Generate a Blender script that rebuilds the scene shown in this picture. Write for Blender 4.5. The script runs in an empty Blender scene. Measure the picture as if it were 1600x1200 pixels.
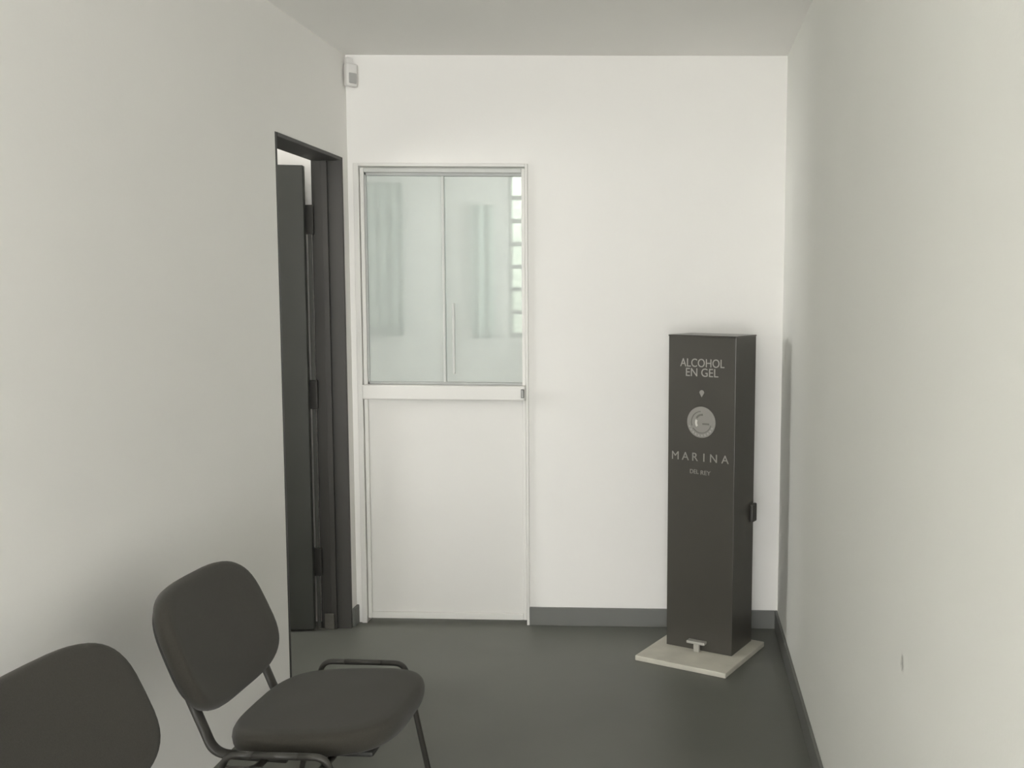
import bpy, bmesh, math, random
from mathutils import Vector, Matrix, Euler

scene = bpy.context.scene
C = scene.collection
R = math.radians

# ------------------------------------------------------------------ camera
# 1600x1200 frame, focal length 1550 px, principal point (1033, 600): the photo is a crop, hence the lens shift
FOCAL, PX, PY = 1550.0, 1033.0, 600.0
PITCH, YAW, ROLL, CAM_H = 0.0931, 0.0216, 0.0076, 1.56
cam = bpy.data.cameras.new('camera')
cam.sensor_fit = 'HORIZONTAL'
cam.sensor_width = 36.0
cam.lens = FOCAL / 1600.0 * 36.0
cam.shift_x = (800.0 - PX) / 1600.0
cam.shift_y = (PY - 600.0) / 1600.0
cam.clip_start = 0.05
camo = bpy.data.objects.new('camera', cam)
C.objects.link(camo)
camo.matrix_world = (Matrix.Translation((0, 0, CAM_H)) @ Matrix.Rotation(YAW, 4, 'Z')
                     @ Matrix.Rotation(math.pi / 2 - PITCH, 4, 'X') @ Matrix.Rotation(ROLL, 4, 'Z'))
scene.camera = camo

# ------------------------------------------------------------------ light: overcast daylight outside
w = bpy.data.worlds.new('overcast_sky')
scene.world = w
w.use_nodes = True
bg = w.node_tree.nodes['Background']
bg.inputs['Color'].default_value = (1.0, 0.995, 0.975, 1)
bg.inputs['Strength'].default_value = 3.0

def portal(name, loc, rot, sx, sy):
    """Light portal filling a modelled opening of the building (guides daylight sampling, emits nothing itself)."""
    l = bpy.data.lights.new(name, 'AREA'); l.shape = 'RECTANGLE'; l.size = sx; l.size_y = sy
    l.cycles.is_portal = True
    o = bpy.data.objects.new(name, l); C.objects.link(o)
    o.location = loc; o.rotation_euler = rot
    return o

scene.view_settings.view_transform = 'Standard'
scene.view_settings.look = 'None'
scene.view_settings.gamma = 1.0
scene.view_settings.use_curve_mapping = False
scene.view_settings.exposure = 2.52
scene.cycles.use_denoising = True
scene.cycles.max_bounces = 14
scene.cycles.diffuse_bounces = 10
scene.cycles.transparent_max_bounces = 12

# ------------------------------------------------------------------ room numbers (metres; x right, y into the picture)
XL, XR, D, H = -1.519, 0.4515, 4.512, 2.6
YF = -1.7                       # the right wall ends here, beside the camera: an added, unseen lobby there lets daylight in
LX1, LY, SX0, EY = 3.4, -5.0, -1.2, -2.1           # added lobby: openings sized to balance daylight on the corridor walls
WT = 0.13                       # wall thickness
DN, DF, DT = 3.712, 4.437, 2.14  # side doorway in the left wall: near, far, top
BL, BR, BT = -1.492, -0.704, 2.125  # opening of the white door in the back wall
RX, RY = -3.7, 2.5              # side room: far-left wall, near wall
IY = 6.45                       # small room behind the white door: rear wall

# ------------------------------------------------------------------ materials
def mat(name, col, rough=0.6, metal=0.0, noise=0.0, nscale=8.0, bump=0.0, bscale=120.0, spec=0.5, sheen=0.0):
    m = bpy.data.materials.new(name); m.use_nodes = True
    nt = m.node_tree; b = nt.nodes['Principled BSDF']
    b.inputs['Base Color'].default_value = (*col, 1)
    b.inputs['Roughness'].default_value = rough
    b.inputs['Metallic'].default_value = metal
    b.inputs['Specular IOR Level'].default_value = spec
    if sheen: b.inputs['Sheen Weight'].default_value = sheen
    tc = nt.nodes.new('ShaderNodeTexCoord')
    if noise:
        n = nt.nodes.new('ShaderNodeTexNoise'); n.inputs['Scale'].default_value = nscale
        n.inputs['Detail'].default_value = 5
        nt.links.new(tc.outputs['Object'], n.inputs['Vector'])
        mr = nt.nodes.new('ShaderNodeMapRange')
        mr.inputs['From Min'].default_value = .3; mr.inputs['From Max'].default_value = .7
        mr.inputs['To Min'].default_value = 1 - noise; mr.inputs['To Max'].default_value = 1 + noise
        nt.links.new(n.outputs['Fac'], mr.inputs['Value'])
        vm = nt.nodes.new('ShaderNodeVectorMath'); vm.operation = 'SCALE'
        vm.inputs[0].default_value = col
        nt.links.new(mr.outputs['Result'], vm.inputs['Scale'])
        nt.links.new(vm.outputs['Vector'], b.inputs['Base Color'])
    if bump:
        n2 = nt.nodes.new('ShaderNodeTexNoise'); n2.inputs['Scale'].default_value = bscale
        n2.inputs['Detail'].default_value = 3
        nt.links.new(tc.outputs['Object'], n2.inputs['Vector'])
        bp = nt.nodes.new('ShaderNodeBump'); bp.inputs['Strength'].default_value = bump
        bp.inputs['Distance'].default_value = 0.004
        nt.links.new(n2.outputs['Fac'], bp.inputs['Height'])
        nt.links.new(bp.outputs['Normal'], b.inputs['Normal'])
    return m

def glass_mat(name, tint, haze, rough=0.08):
    """Dirty, slightly milky window glass: clear transmission mixed with a diffuse film."""
    m = bpy.data.materials.new(name); m.use_nodes = True
    nt = m.node_tree; nt.nodes.clear()
    out = nt.nodes.new('ShaderNodeOutputMaterial')
    tr = nt.nodes.new('ShaderNodeBsdfTransparent'); tr.inputs['Color'].default_value = (*tint, 1)
    df = nt.nodes.new('ShaderNodeBsdfDiffuse'); df.inputs['Color'].default_value = (0.80, 0.825, 0.81, 1)
    tl = nt.nodes.new('ShaderNodeBsdfTranslucent'); tl.inputs['Color'].default_value = (0.80, 0.835, 0.815, 1)
    mf = nt.nodes.new('ShaderNodeMixShader'); mf.inputs[0].default_value = 0.35
    nt.links.new(df.outputs[0], mf.inputs[1]); nt.links.new(tl.outputs[0], mf.inputs[2])
    mx = nt.nodes.new('ShaderNodeMixShader')
    n = nt.nodes.new('ShaderNodeTexNoise'); n.inputs['Scale'].default_value = 3.0
    tc = nt.nodes.new('ShaderNodeTexCoord'); nt.links.new(tc.outputs['Object'], n.inputs['Vector'])
    mr = nt.nodes.new('ShaderNodeMapRange'); mr.inputs['To Min'].default_value = haze - .06; mr.inputs['To Max'].default_value = haze + .06
    nt.links.new(n.outputs['Fac'], mr.inputs['Value']); nt.links.new(mr.outputs['Result'], mx.inputs[0])
    nt.links.new(tr.outputs[0], mx.inputs[1]); nt.links.new(mf.outputs[0], mx.inputs[2])
    gl = nt.nodes.new('ShaderNodeBsdfGlossy'); gl.inputs['Roughness'].default_value = rough
    fr = nt.nodes.new('ShaderNodeFresnel'); fr.inputs['IOR'].default_value = 1.35
    m2 = nt.nodes.new('ShaderNodeMixShader')
    nt.links.new(fr.outputs[0], m2.inputs[0]); nt.links.new(mx.outputs[0], m2.inputs[1]); nt.links.new(gl.outputs[0], m2.inputs[2])
    nt.links.new(m2.outputs[0], out.inputs['Surface'])
    return m

M = {
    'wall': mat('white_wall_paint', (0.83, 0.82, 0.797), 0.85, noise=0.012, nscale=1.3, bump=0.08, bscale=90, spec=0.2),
    'wall_right': mat('cool_dimmed_wall_paint', (0.765, 0.768, 0.735), 0.85, noise=0.012, nscale=1.3, bump=0.08, bscale=90, spec=0.2),  # cooler wall tint, darkened in place of weaker light on the right wall
    'ceiling': mat('ceiling_paint', (0.83, 0.82, 0.797), 0.9, noise=0.01, nscale=1.0, spec=0.15),
    'floor': mat('dark_grey_floor', (0.125, 0.127, 0.112), 0.42, noise=0.06, nscale=2.2, bump=0.03, bscale=40, spec=0.4),
    'base': mat('grey_skirting', (0.145, 0.148, 0.137), 0.5, noise=0.03, nscale=6),
    'dark_door': mat('dark_door_paint', (0.042, 0.044, 0.038), 0.45, noise=0.05, nscale=4),
    'dark_frame': mat('dark_frame_paint', (0.037, 0.035, 0.031), 0.5, noise=0.06, nscale=5),
    'hinge': mat('gap_strip_grey', (0.12, 0.12, 0.11), 0.45, metal=0.3),  # grey of the added strip in the hinge gap
    'white_door': mat('white_door_lacquer', (0.715, 0.707, 0.68), 0.4, noise=0.012, nscale=2.0),
    'alu': mat('satin_aluminium', (0.52, 0.53, 0.51), 0.45, metal=0.2),
    'alu_dark': mat('grey_gasket', (0.42, 0.43, 0.42), 0.6),
    'latch': mat('latch_metal', (0.22, 0.22, 0.21), 0.4, metal=0.6),
    'glass': glass_mat('milky_glass', (0.93, 0.965, 0.955), 0.42),
    'louvre': glass_mat('louvre_glass', (0.92, 0.97, 0.94), 0.12),
    'curtain': mat('grey_green_curtain', (0.34, 0.40, 0.36), 0.9, noise=0.05, nscale=6),
    'curtain2': mat('pale_green_curtain', (0.46, 0.54, 0.49), 0.9, noise=0.05, nscale=6),
    'fabric': mat('charcoal_upholstery', (0.046, 0.043, 0.036), 0.95, noise=0.08, nscale=300, bump=0.25, bscale=700, spec=0.15, sheen=0.15),
    'tube': mat('black_tube_paint', (0.045, 0.043, 0.038), 0.45),
    'rubber': mat('black_rubber', (0.03, 0.03, 0.028), 0.8),
    'plastic': mat('black_plastic_shell', (0.04, 0.04, 0.037), 0.6),
    'stand': mat('charcoal_panel', (0.060, 0.056, 0.048), 0.3, noise=0.04, nscale=5, spec=0.6),
    'print': mat('pale_grey_print', (0.36, 0.345, 0.32), 0.7),
    'print_dim': mat('faint_grey_print', (0.27, 0.26, 0.24), 0.7),
    'seal': mat('grey_seal_print', (0.255, 0.245, 0.225), 0.6),
    'seal_dark': mat('dark_seal_print', (0.15, 0.145, 0.13), 0.6),
    'seal_bright': mat('bright_seal_print', (0.6, 0.58, 0.54), 0.6),
    'plate': mat('off_white_board', (0.54, 0.52, 0.45), 0.7, noise=0.10, nscale=9),
    'pedal': mat('bright_steel', (0.55, 0.54, 0.5), 0.35, metal=0.5),
    'white_plastic': mat('white_plastic', (0.72, 0.71, 0.69), 0.5),
    'lens': mat('grey_lens', (0.40, 0.40, 0.39), 0.4),
    'scuff': mat('grey_scuff', (0.56, 0.56, 0.53), 0.9, noise=0.15, nscale=60),
    'mortar': mat('bare_mortar', (0.10, 0.095, 0.082), 0.9, noise=0.1, nscale=40),
}

# ------------------------------------------------------------------ mesh helpers
def mesh_obj(name, bm, m, parent=None, smooth=False, bevel=0.0):
    me = bpy.data.meshes.new(name)
    bmesh.ops.recalc_face_normals(bm, faces=bm.faces)
    if smooth:
        for f in bm.faces: f.smooth = True
    bm.to_mesh(me); bm.free()
    me.materials.append(M[m])
    o = bpy.data.objects.new(name, me); C.objects.link(o)
    if parent: o.parent = parent
    if bevel:
        b = o.modifiers.new('bevel', 'BEVEL'); b.width = bevel; b.segments = 2; b.limit_method = 'ANGLE'
    return o

def box(bm, x0, x1, y0, y1, z0, z1):
    v = [bm.verts.new(p) for p in ((x0, y0, z0), (x1, y0, z0), (x1, y1, z0), (x0, y1, z0),
                                   (x0, y0, z1), (x1, y0, z1), (x1, y1, z1), (x0, y1, z1))]
    for f in ((0, 3, 2, 1), (4, 5, 6, 7), (0, 1, 5, 4), (1, 2, 6, 5), (2, 3, 7, 6), (3, 0, 4, 7)):
        bm.faces.new([v[i] for i in f])

def boxes(name, m, lst, parent=None, bevel=0.0):
    bm = bmesh.new()
    for b in lst: box(bm, *b)
    return mesh_obj(name, bm, m, parent, bevel=bevel)

def fillet(pts, r, n=6):
    """Round the corners of a polyline."""
    pts = [Vector(p) for p in pts]
    out = [pts[0]]
    for i in range(1, len(pts) - 1):
        a, b, c = pts[i - 1], pts[i], pts[i + 1]
        d0, d1 = (a - b), (c - b)
        k = min(r, d0.length * .48, d1.length * .48)
        p0, p1 = b + d0.normalized() * k, b + d1.normalized() * k
        for j in range(n + 1):
            t = j / n
            out.append(p0 * (1 - t) ** 2 + b * 2 * t * (1 - t) + p1 * t * t)
    out.append(pts[-1])
    return out

def tube(bm, pts, ra, rb=None, seg=12, ref=(0, 1, 0)):
    """Sweep an ellipse (ra along ref, rb across) along a polyline, capped."""
    rb = rb or ra
    ref = Vector(ref); rings = []
    for i, p in enumerate(pts):
        t = (pts[min(i + 1, len(pts) - 1)] - pts[max(i - 1, 0)]).normalized()
        a = (ref - t * ref.dot(t))
        a = a.normalized() if a.length > 1e-4 else Vector((1, 0, 0))
        b = t.cross(a)
        rings.append([bm.verts.new(p + a * ra * math.cos(2 * math.pi * k / seg) + b * rb * math.sin(2 * math.pi * k / seg)) for k in range(seg)])
    for r0, r1 in zip(rings, rings[1:]):
        for k in range(seg):
            bm.faces.new((r0[k], r0[(k + 1) % seg], r1[(k + 1) % seg], r1[k]))
    bm.faces.new(rings[0][::-1]); bm.faces.new(rings[-1])

def disc(bm, cx, cz, r0, r1, y0, y1, n=48, a0=0.0, a1=2 * math.pi):
    """Flat ring (or ring sector) standing in the xz plane, y0 back, y1 front."""
    full = abs(a1 - a0 - 2 * math.pi) < 1e-6
    cols = n if full else n + 1
    V = []
    for i in range(cols):
        a = a0 + (a1 - a0) * i / n
        c, s = math.cos(a), math.sin(a)
        V.append([bm.verts.new((cx + r * c, y, cz + r * s)) for r, y in ((r0, y0), (r1, y0), (r1, y1), (r0, y1))])
    for i in range(n):
        A, B = V[i], V[(i + 1) % cols]
        for k in range(4):
            bm.faces.new((A[k], A[(k + 1) % 4], B[(k + 1) % 4], B[k]))
    if not full:
        bm.faces.new(V[0]); bm.faces.new(V[-1][::-1])

def structure(o, label=None, cat=None):
    o['kind'] = 'structure'
    if label: o['label'] = label
    if cat: o['category'] = cat
    return o

def thing(name, label, cat, loc, rz=0.0, group=None):
    o = bpy.data.objects.new(name, None); C.objects.link(o)
    o.empty_display_size = 0.1
    o.location = loc; o.rotation_euler = (0, 0, rz)
    o['label'] = label; o['category'] = cat
    if group: o['group'] = group
    return o

# ------------------------------------------------------------------ the shell
XO0, XO1, YO1 = RX - WT, LX1 + WT, IY + WT
structure(boxes('floor', 'floor', [(XO0, XO1, LY - WT, YO1, -0.12, 0.0)]), 'dark grey smooth floor of the corridor', 'floor')
structure(boxes('ceiling', 'ceiling', [(XO0, XO1, LY - WT, YO1, H, H + 0.12)]), 'plain pale grey painted ceiling', 'ceiling')
structure(boxes('wall_left', 'wall', [
    (XL - WT, XL, LY, DN, 0, H), (XL - WT, XL, DF, D, 0, H), (XL - WT, XL, DN, DF, DT, H)]),
    'long white left wall with a dark doorway', 'wall')
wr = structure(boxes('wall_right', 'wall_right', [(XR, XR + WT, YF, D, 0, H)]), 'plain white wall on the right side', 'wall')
structure(boxes('wall_back', 'wall', [
    (RX, BL, D, D + 0.12, 0, H), (BR, XR + WT, D, D + 0.12, 0, H), (BL, BR, D, D + 0.12, BT, H)]),
    'white end wall facing down the corridor', 'wall')
# added lobby behind the camera, unseen: its openings shape the daylight
structure(boxes('wall_added_lobby_right', 'wall', [(XR + WT, LX1, YF, YF + WT, 0, H)]), 'wall of the added lobby right of the corridor mouth', 'wall')
structure(boxes('wall_added_lobby_front', 'wall', [(XL - WT, LX1, LY - WT, LY, 2.5, H), (XL - WT, SX0, LY - WT, LY, 0, 2.5), (LX1 - .2, LX1 + WT, LY - WT, LY, 0, 2.5)]),
          'front of the added lobby with a wide daylight opening', 'wall')
structure(boxes('wall_added_lobby_east', 'wall', [(LX1, LX1 + WT, LY, YF + WT, 0, .4), (LX1, LX1 + WT, LY, YF + WT, 2.5, H), (LX1, LX1 + WT, EY, YF + WT, .4, 2.5)]), 'side wall of the added lobby with a daylight opening', 'wall')
portal('added_lobby_front_portal', ((SX0 + LX1 - .2) / 2, LY - WT / 2, 1.25), (R(90), 0, 0), LX1 - .2 - SX0, 2.5)
portal('added_lobby_east_portal', (LX1 + WT / 2, (LY + EY) / 2, 1.45), (0, R(90), 0), 2.1, EY - LY)
# side room behind the dark door, with an unseen window opening added for daylight
structure(boxes('wall_side_room_near', 'wall', [(RX, XL - WT, RY - WT, RY, 0, H)]), 'near wall of the side room', 'wall')
structure(boxes('wall_side_room_left', 'wall', [
    (RX - WT, RX, RY - WT, 3.1, 0, H), (RX - WT, RX, 4.0, D + 0.12, 0, H),
    (RX - WT, RX, 3.1, 4.0, 0, 1.3), (RX - WT, RX, 3.1, 4.0, 2.2, H)]), 'wall of the side room with an added window opening', 'wall')
portal('side_room_daylight_portal', (RX - WT / 2, 3.55, 1.75), (0, R(-90), 0), 0.9, 0.9)
# small room behind the white door
IX0, IX1 = -2.3, 0.2
LW0, LW1, LZ0, LZ1 = -1.135, -0.35, 1.25, 2.32      # louvre window
structure(boxes('wall_inner_left', 'wall', [(IX0 - 0.1, IX0, D + 0.12, IY, 0, H)]), 'left wall of the room behind the white door', 'wall')
IW0, IW1, IWZ0, IWZ1 = D + .5, IY - .6, 1.35, 2.15   # unseen side window, added to brighten that room
structure(boxes('wall_inner_right', 'wall', [(IX1, IX1 + 0.1, D + 0.12, IY, 0, IWZ0), (IX1, IX1 + 0.1, D + 0.12, IY, IWZ1, H),
    (IX1, IX1 + 0.1, D + 0.12, IW0, IWZ0, IWZ1), (IX1, IX1 + 0.1, IW1, IY, IWZ0, IWZ1)]), 'right wall of the room behind the white door', 'wall')
structure(boxes('wall_inner_back', 'wall', [
    (IX0 - 0.1, LW0, IY, YO1, 0, H), (LW1, IX1 + 0.1, IY, YO1, 0, H),
    (LW0, LW1, IY, YO1, 0, LZ0), (LW0, LW1, IY, YO1, LZ1, H)]), 'rear wall of the room behind the white door', 'wall')
portal('inner_room_daylight_portal', (IX1 + .05, (IW0 + IW1) / 2, (IWZ0 + IWZ1) / 2), (0, R(90), 0), IWZ1 - IWZ0, IW1 - IW0)
# added light well outside the louvre window, holds back the bright sky
SH0, SH1, SHY, SHZ = LW0 - .25, LW1 + .25, YO1 + .75, 3.2
structure(boxes('wall_added_light_well', 'wall', [(SH0, SH1, SHY, SHY + .1, 0, SHZ), (SH0 - .1, SH0, YO1, SHY + .1, 0, SHZ), (SH1, SH1 + .1, YO1, SHY + .1, 0, SHZ),
    (SH0, SH1, YO1, SHY, -.12, 0), (SH0, SH1, YO1 - .1, YO1, H + .12, SHZ)]), 'added walls outside the louvre window that hold back the bright sky', 'wall')
portal('light_well_portal', ((SH0 + SH1) / 2, (YO1 + SHY) / 2, SHZ), (0, 0, 0), SH1 - SH0, SHY - YO1)

# skirting
HB = 0.086
structure(boxes('baseboard_back', 'base', [(BR, XR - 0.012, D - 0.012, D, 0, HB)], bevel=0.002), 'grey skirting along the end wall', 'baseboard')
structure(boxes('baseboard_right', 'base', [(XR - 0.012, XR, YF, D, 0, HB)], bevel=0.002), 'grey skirting along the right wall', 'baseboard')
structure(boxes('baseboard_left', 'base', [(XL, XL + 0.012, DF + 0.012, D - 0.002, 0, HB)], bevel=0.002), 'short grey skirting piece in the left corner', 'baseboard')

# little dent in the right wall
bm = bmesh.new()
v0 = []
rng = random.Random(4)
for i in range(14):
    a = 2 * math.pi * i / 14
    v0.append(bm.verts.new((XR - 0.0012, 1.962 + 0.011 * math.cos(a) * rng.uniform(.7, 1.2), 0.814 + 0.017 * math.sin(a) * rng.uniform(.8, 1.2))))
cv = bm.verts.new((XR - 0.0004, 1.962, 0.814))
for i in range(14): bm.faces.new((v0[i], v0[(i + 1) % 14], cv))
mesh_obj('wall_scuff', bm, 'scuff', wr)

# ------------------------------------------------------------------ dark side door (open inwards, hinged on the far jamb)
d1 = bpy.data.objects.new('door_1', None); C.objects.link(d1)
d1.location = (XL - WT, DF, 0); structure(d1, 'dark painted door standing open in the left wall', 'door')
def to_d1(l): return [(a[0] - XL + WT, a[1] - XL + WT, a[2] - DF, a[3] - DF, a[4], a[5]) for a in l]
T = 0.016
boxes('frame_jamb', 'dark_frame', to_d1([(XL - WT - .004, XL + .004, DF - T, DF, 0, DT)]), d1, bevel=0.002)
boxes('frame_jamb', 'dark_frame', to_d1([(XL - WT - .004, XL + .002, DN, DN + T, 0, DT)]), d1, bevel=0.002)
boxes('frame_head', 'dark_frame', to_d1([(XL - WT - .004, XL + .004, DN + T, DF - T, DT - T, DT)]), d1, bevel=0.002)
boxes('door_stop', 'dark_frame', to_d1([(XL - .085, XL - .06, DF - T - .012, DF - T, 0, DT - T)]), d1, bevel=0.002)
boxes('mortar_patch', 'mortar', to_d1([(XL - .115, XL - .07, DF - T - .02, DF - T - .012, 0.0, 0.075)]), d1, bevel=0.004)
leaf = boxes('door_leaf', 'dark_door', [(-0.70, 0, -0.036, 0, 0.012, 2.098)], d1, bevel=0.003)
leaf.location = (-0.026, -0.03, 0); leaf.rotation_euler = (0, 0, R(8))
for zz in (1.80, 1.02, 0.25):
    boxes('hinge', 'dark_frame', [(-0.034, 0.006, -0.03, -0.014, zz, zz + 0.13)], d1, bevel=0.003)
boxes('gap_strip', 'hinge', [(-0.022, -0.006, -0.022, -0.018, 0.0, 1.80)], d1)  # added strip, closes the bright gap beside the door leaf
# lever handle near the free edge (inside the side room)
bm = bmesh.new(); tube(bm, fillet([(-0.64, -0.036, 1.02), (-0.64, -0.085, 1.02), (-0.53, -0.085, 1.02)], .02), 0.008)
hd = mesh_obj('handle', bm, 'latch', leaf, smooth=True)

# ------------------------------------------------------------------ white half-glazed door in the end wall
d2 = bpy.data.objects.new('door_2', None); C.objects.link(d2)
d2.location = ((BL + BR) / 2, D, 0); structure(d2, 'white half-glazed door with a projecting middle rail', 'door')
cx = (BL + BR) / 2
W2 = (BR - BL) / 2
GZ0, GZ1 = 1.125, 2.085        # glazed part
FY = -0.012
boxes('frame_jamb', 'white_door', [(-W2, -W2 + .024, FY, 0.06, 0, BT)], d2, bevel=0.002)
boxes('frame_jamb', 'white_door', [(W2 - .012, W2, FY, 0.06, 0, BT)], d2, bevel=0.002)
boxes('frame_head', 'white_door', [(-W2 + .024, W2 - .012, FY, 0.06, BT - .014, BT)], d2, bevel=0.002)
S0, S1 = -W2 + .026, W2 - .014
boxes('stile', 'white_door', [(S0, S0 + .018, 0.0, 0.04, .02, BT - .02)], d2, bevel=0.003)
boxes('stile', 'white_door', [(S1 - .016, S1, 0.0, 0.04, .02, BT - .02)], d2, bevel=0.003)
boxes('top_rail', 'alu', [(S0 + .018, S1 - .016, 0.0, 0.04, GZ1, BT - .02)], d2, bevel=0.003)
boxes('middle_rail', 'white_door', [(S0, S1 + .002, -0.034, 0.04, 1.058, GZ0)], d2, bevel=0.006)
lp = boxes('lower_panel', 'white_door', [(S0 + .018, S1 - .016, 0.010, 0.034, .05, 1.058)], d2, bevel=0.002)
boxes('bottom_rail', 'white_door', [(S0 + .018, S1 - .016, 0.0, 0.04, .02, .05)], d2, bevel=0.003)
MX = -1.092 - cx
boxes('glass_pane', 'glass', [(S0 + .018, MX + .008, 0.014, 0.019, GZ0, GZ1)], d2)
boxes('glass_pane', 'glass', [(MX - .008, S1 - .016, 0.024, 0.029, GZ0, GZ1)], d2)
boxes('sliding_track', 'alu_dark', [(S0 + .018, S1 - .016, 0.006, 0.036, GZ1 - .014, GZ1)], d2, bevel=0.002)
boxes('sliding_track', 'alu_dark', [(S0 + .018, S1 - .016, 0.006, 0.036, GZ0, GZ0 + .012)], d2, bevel=0.002)
boxes('meeting_stile', 'alu', [(MX - .006, MX + .006, 0.008, 0.014, GZ0 + .012, GZ1 - .014)], d2, bevel=0.002)
boxes('pull_strip', 'alu', [(MX + .034, MX + .046, 0.016, 0.024, GZ0 + .05, 1.50)], d2, bevel=0.002)
boxes('side_gasket', 'alu_dark', [(S0 + .018, S0 + .028, 0.006, 0.014, GZ0, GZ1)], d2, bevel=0.002)
boxes('latch', 'latch', [(S1 - .016, S1 - .001, -0.046, -0.034, 1.072, 1.112)], d2, bevel=0.003)

# louvre window of the rear room: glass blades in a thin frame
w1 = bpy.data.objects.new('window_1', None); C.objects.link(w1)
w1.location = ((LW0 + LW1) / 2, IY, LZ0); structure(w1, 'glass louvre window in the room behind the white door', 'window')
hw, hh = (LW1 - LW0) / 2, LZ1 - LZ0
boxes('window_frame', 'alu', [(-hw, hw, 0.0, .09, 0, .02), (-hw, hw, 0.0, .09, hh - .02, hh), (-hw, -hw + .016, 0.0, .09, .02, hh - .02), (hw - .016, hw, 0.0, .09, .02, hh - .02)], w1)
nb = 7
pitch_b = (hh - .04) / nb
for i in range(nb):
    zc = .02 + pitch_b * (i + .5)
    bm = bmesh.new(); box(bm, -hw + .017, hw - .017, -.003, .003, -pitch_b * .5, pitch_b * .5)
    o = mesh_obj('louvre_blade', bm, 'louvre', w1)
    o.location = (0, .045, zc); o.rotation_euler = (R(-14), 0, 0)
    boxes('blade_clip', 'alu_dark', [(-hw + .016, hw - .016, .01, .06, zc - pitch_b * .5 - .012, zc - pitch_b * .5 + .014)], w1)

def curtain(x0, x1, z0, z1, m, label):
    """Hanging fabric strip with soft folds."""
    bm = bmesh.new(); n = 40; wd = x1 - x0
    rows = []
    for j in range(9):
        z = z0 + (z1 - z0) * j / 8
        rows.append([bm.verts.new((x0 + wd * i / n, IY - .06 + .012 * math.sin(i / n * wd * 90) * (1 - .3 * j / 8), z)) for i in range(n + 1)])
    for a, b in zip(rows, rows[1:]):
        for i in range(n): bm.faces.new((a[i], a[i + 1], b[i + 1], b[i]))
    o = mesh_obj('curtain', bm, m, smooth=True)
    s = o.modifiers.new('cloth', 'SOLIDIFY'); s.thickness = .006
    o['label'] = label; o['category'] = 'curtain'; o['group'] = 'curtain strips behind the glazed door'
    return o
curtain(-2.06, -1.80, 1.26, 2.24, 'curtain', 'grey-green curtain strip seen through the left glass pane')
curtain(-1.365, -1.225, 1.25, 2.10, 'curtain2', 'narrow pale green curtain strip seen through the right glass pane')

# ------------------------------------------------------------------ little sensor in the upper left corner
sn = thing('motion_sensor', 'small white motion sensor high in the left corner under the ceiling', 'sensor', (XL, D, 2.50), R(45))
# local axes after the 45 degree turn: -y looks out of the corner, diagonally into the corridor
boxes('mount', 'white_plastic', [(-.012, .012, -.040, -.012, .055, .085)], sn, bevel=.002)
boxes('body', 'white_plastic', [(-.026, .026, -.066, -.030, -.045, .055)], sn, bevel=.008)
boxes('lens', 'lens', [(-.018, .018, -.072, -.064, -.034, .012)], sn, bevel=.006)

# ------------------------------------------------------------------ gel dispenser stand
st = thing('gel_dispenser_stand', 'tall charcoal hand gel dispenser stand with pale lettering on an off-white base board', 'dispenser', (0.128, 4.249, 0), R(-26.5))
CW, CD, CZ0, CZ1 = 0.311, 0.215, 0.022, 1.372
boxes('base_board', 'plate', [(-.21, .21, -.293, .127, 0, .022)], st, bevel=.003)
col = boxes('column', 'stand', [(-CW / 2, CW / 2, -CD / 2, CD / 2, CZ0, CZ1)], st, bevel=.0015)
boxes('top_cover', 'stand', [(-CW / 2 - .002, CW / 2 + .002, -CD / 2 - .002, CD / 2 + .002, CZ1, CZ1 + .006)], st, bevel=.002)
FYC = -CD / 2
boxes('side_latch', 'tube', [(CW / 2, CW / 2 + .016, .062, .112, .565, .645)], st, bevel=.005)
pd = boxes('pedal', 'pedal', [(-.045, .04, FYC - .03, FYC, .056, .068)], st, bevel=.003)
boxes('pedal_post', 'pedal', [(-.012, .014, FYC - .028, FYC - .012, .022, .056)], pd, bevel=.003)

def text(name, s, x, z, size, m, spacing=1.0, width=None):
    """Flat lettering standing on the front face, turned into a mesh."""
    cu = bpy.data.curves.new(name, 'FONT'); cu.body = s; cu.size = size
    cu.align_x = 'CENTER'; cu.align_y = 'CENTER'; cu.space_character = spacing; cu.extrude = .0006
    t = bpy.data.objects.new(name, cu); C.objects.link(t)
    dg = bpy.context.evaluated_depsgraph_get()
    me = bpy.data.meshes.new_from_object(t.evaluated_get(dg))
    C.objects.unlink(t); bpy.data.objects.remove(t)
    xs = [v.co.x for v in me.vertices]; ys = [v.co.y for v in me.vertices]
    k = (width / (max(xs) - min(xs))) if width else 1.0
    mx = (max(xs) + min(xs)) / 2; my = (max(ys) + min(ys)) / 2
    for v in me.vertices: v.co = ((v.co.x - mx) * k, -v.co.z, v.co.y - my)
    me.materials.clear(); me.materials.append(M[m])
    o = bpy.data.objects.new(name, me); C.objects.link(o); o.parent = st
    o.location = (x, FYC - .0008, z)
    return o
TX = 0.002
text('lettering', 'ALCOHOL', TX, 1.262, .050, 'print', width=.205)
text('lettering', 'EN GEL', TX, 1.222, .050, 'print', width=.150)
for ch_, lx in zip('MARINA', (-.118, -.070, -.024, .017, .062, .115)):
    text('letter', ch_, TX - .004 + lx, .862, .050, 'print_dim')
text('lettering', 'DEL', TX - .031, .799, .026, 'print_dim', width=.040)
text('lettering', 'REY', TX + .022, .797, .026, 'print_dim', width=.046)
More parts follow.
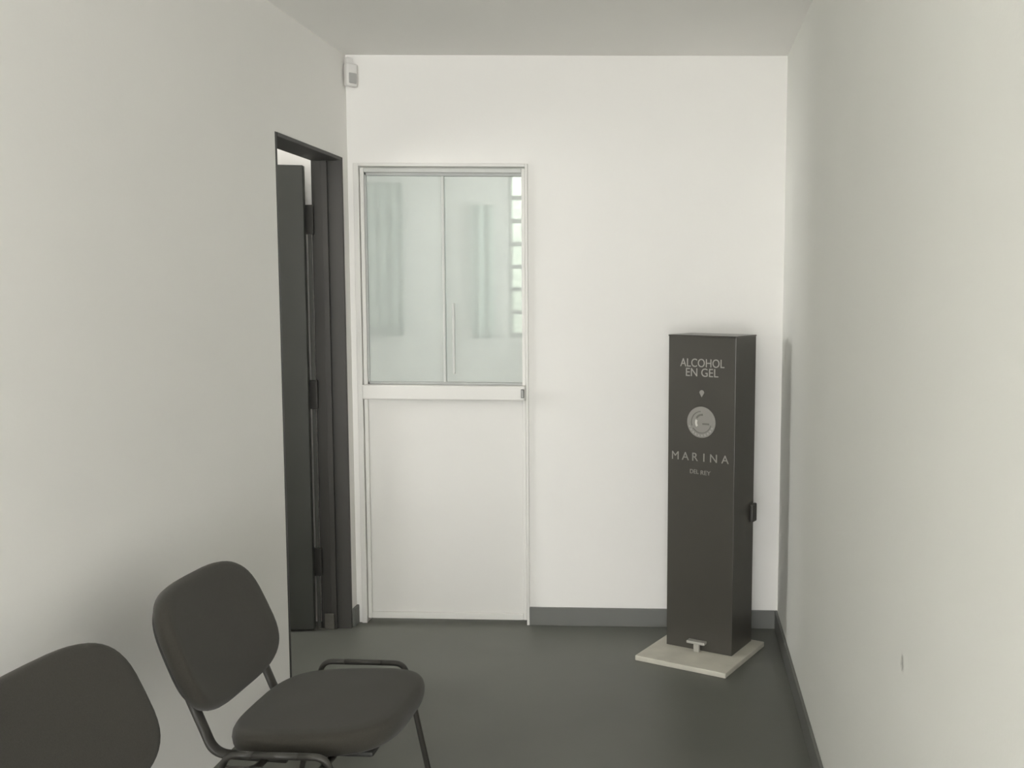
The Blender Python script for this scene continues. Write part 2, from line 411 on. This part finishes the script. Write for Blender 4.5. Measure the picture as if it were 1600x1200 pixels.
# drop-shaped arrow mark
bm = bmesh.new(); pts = []
for i in range(24):
    a = 2 * math.pi * i / 24
    r = .011
    x_, z_ = r * math.cos(a), r * math.sin(a)
    if z_ < 0: x_ *= max(0.0, 1 + z_ / .0135); z_ *= 1.7
    pts.append((TX + x_, 1.137 + z_))
f0 = [bm.verts.new((p[0], FYC - .0014, p[1])) for p in pts]; f1 = [bm.verts.new((p[0], FYC + .001, p[1])) for p in pts]
bm.faces.new(f0); bm.faces.new(f1[::-1])
for i in range(24): bm.faces.new((f0[i], f0[(i + 1) % 24], f1[(i + 1) % 24], f1[i]))
mesh_obj('drop_mark', bm, 'print_dim', st)
# round seal
SX, SZ = TX, 1.012
bm = bmesh.new(); disc(bm, SX, SZ, 0.0005, .066, FYC, FYC - .003)
seal = mesh_obj('seal', bm, 'seal', st)
bm = bmesh.new(); disc(bm, SX, SZ, .044, .0475, FYC - .002, FYC - .0042, a0=R(95), a1=R(200)); mesh_obj('seal_ring', bm, 'seal_dark', seal)
bm = bmesh.new(); disc(bm, SX, SZ, .044, .0475, FYC - .002, FYC - .0042, a0=R(215), a1=R(345)); mesh_obj('seal_ring', bm, 'seal_dark', seal)
bm = bmesh.new(); disc(bm, SX + .004, SZ + .002, .026, .034, FYC - .002, FYC - .0042, a0=R(85), a1=R(150)); mesh_obj('seal_stroke', bm, 'seal_dark', seal)
boxes('seal_stroke', 'seal_dark', [(SX + .006, SX + .036, FYC - .0042, FYC - .002, SZ - .010, SZ - .003)], seal)
bm = bmesh.new(); disc(bm, SX + .004, SZ - .002, .022, .032, FYC - .002, FYC - .0045, a0=R(155), a1=R(215)); mesh_obj('seal_highlight', bm, 'seal_bright', seal)
for k in range(10):
    a = R(200 + k * 15)
    c_, s_ = SX + .056 * math.cos(a), SZ + .056 * math.sin(a)
    bm = bmesh.new(); disc(bm, c_, s_, .0004, .0042, FYC - .002, FYC - .0042, n=10); mesh_obj('seal_letter_dot', bm, 'print', seal)

# ------------------------------------------------------------------ visitor chairs
def cushion(w0, w1, d, t, dome, n=56, e=3.0, rings=9):
    """Rounded pad lying in the xy plane (x from -d/2 back to d/2 front); w0 width at the back, w1 at the front."""
    bm = bmesh.new()
    def outline(s):
        out = []
        for k in range(n):
            a = 2 * math.pi * k / n
            c, sn_ = math.cos(a), math.sin(a)
            x = math.copysign(abs(c) ** (2 / e), c); y = math.copysign(abs(sn_) ** (2 / e), sn_)
            wd = w0 + (w1 - w0) * (x * .5 + .5)
            out.append((x * d / 2 * s, y * wd / 2 * s, x * s, y * s))
        return out
    prof = [(0.80, -t * .5), (0.93, -t * .48), (0.975, -t * .36), (0.995, -t * .12), (1.0, t * .08), (0.99, t * .28), (0.965, t * .42), (0.92, t * .5)]
    V = []
    for s, z in prof: V.append([bm.verts.new((x, y, z)) for x, y, _, _ in outline(s)])
    for j in range(1, rings):
        s = 0.92 * (1 - j / rings)
        V.append([bm.verts.new((x, y, t * .5 + dome * (1 - (s / .92) ** 2))) for x, y, _, _ in outline(s)])
    for a, b in zip(V, V[1:]):
        for k in range(n): bm.faces.new((a[k], a[(k + 1) % n], b[(k + 1) % n], b[k]))
    bm.faces.new(V[0][::-1])
    cvt = bm.verts.new((0, 0, t * .5 + dome))
    for k in range(n): bm.faces.new((V[-1][k], V[-1][(k + 1) % n], cvt))
    return bm

GRP = 'visitor chairs along the left wall'
def make_chair(label, loc, rz):
    ch = thing('visitor_chair', label, 'chair', loc, rz, GRP)
    # seat
    bm = cushion(.468, .450, .435, .062, .012, e=3.5)
    bmesh.ops.transform(bm, matrix=Matrix.Translation((0, 0, .447)) @ Matrix.Rotation(R(-3), 4, 'Y'), verts=bm.verts)
    mesh_obj('seat', bm, 'fabric', ch, smooth=True)
    boxes('seat_pan', 'plastic', [(-.165, .165, -.175, .175, .402, .418)], ch, bevel=.008)
    # backrest: pad stood up, curved around the sitter, leaning back
    LEAN, BX, BZ, BH = R(22.7), -.243, .495, .342
    def bend(bm):
        for v in bm.verts: v.co.z += 0.45 * v.co.y ** 2 - .012
        m = (Matrix.Translation((BX, 0, BZ)) @ Matrix.Rotation(-LEAN, 4, 'Y') @ Matrix.Translation((0, 0, BH / 2))
             @ Matrix(((0, 0, 1, 0), (0, 1, 0, 0), (1, 0, 0, 0), (0, 0, 0, 1))))
        bmesh.ops.transform(bm, matrix=m, verts=bm.verts)
    bm = cushion(.490, .456, BH, .050, .006, e=3.4); bend(bm)
    mesh_obj('backrest', bm, 'fabric', ch, smooth=True)
    bm = cushion(.455, .425, .31, .020, .002, e=3.2)
    for v in bm.verts: v.co.z -= .026
    bend(bm); mesh_obj('back_shell', bm, 'plastic', ch, smooth=True)
    # back uprights: down from behind the backrest, bending forward under the seat
    for s in (-1, 1):
        y = s * .180
        bm = bmesh.new()
        tube(bm, fillet([(-.305, y, .58), (-.262, y, .475), (-.234, y, .405), (-.05, y, .398)], .055, 8), .017, .010)
        mesh_obj('back_support', bm, 'tube', ch, smooth=True)
    # side frames: front leg, flat top rail, rear leg
    for s in (-1, 1):
        y, zt = s * .298, .462
        bm = bmesh.new(); tube(bm, fillet([(.190, y, .012), (.098, y, zt), (.03, y, zt)], .045, 8), .010, .008)
        lg = mesh_obj('leg', bm, 'tube', ch, smooth=True)
        bm = bmesh.new(); tube(bm, [Vector((.1925, y, 0)), Vector((.187, y, .028))], .0145, .0125); mesh_obj('rubber_foot', bm, 'rubber', lg, smooth=True)
        bm = bmesh.new(); tube(bm, [Vector((.03, y, zt)), Vector((-.08, y, zt))], .010, .008); mesh_obj('side_rail', bm, 'tube', ch, smooth=True)
        bm = bmesh.new(); tube(bm, fillet([(-.245, y, .012), (-.148, y, zt), (-.08, y, zt)], .045, 8), .010, .008)
        lg = mesh_obj('leg', bm, 'tube', ch, smooth=True)
        bm = bmesh.new(); tube(bm, [Vector((-.2475, y, 0)), Vector((-.242, y, .028))], .0145, .0125); mesh_obj('rubber_foot', bm, 'rubber', lg, smooth=True)
    for x, xs in ((-.10, -.152), (.06, .106)):
        bm = bmesh.new()
        tube(bm, fillet([(xs, -.298, .425), (x, -.25, .400), (x, .25, .400), (xs, .298, .425)], .03), .009, ref=(1, 0, 0))
        mesh_obj('cross_bar', bm, 'tube', ch, smooth=True)
    return ch

def copy_tree(o, parent=None):
    c = o.copy(); C.objects.link(c); c.parent = parent
    for k in list(o.children): copy_tree(k, c)
    return c

chair = make_chair('charcoal upholstered visitor chair with its whole seat showing, nearest the dark doorway', (-.918, 2.525, 0), -.027)
c2 = copy_tree(chair)
c2['label'] = 'charcoal visitor chair cut off by the lower left corner, only its backrest showing'
c2.location = (-.930, 1.851, 0); c2.rotation_euler = (0, 0, -.097)
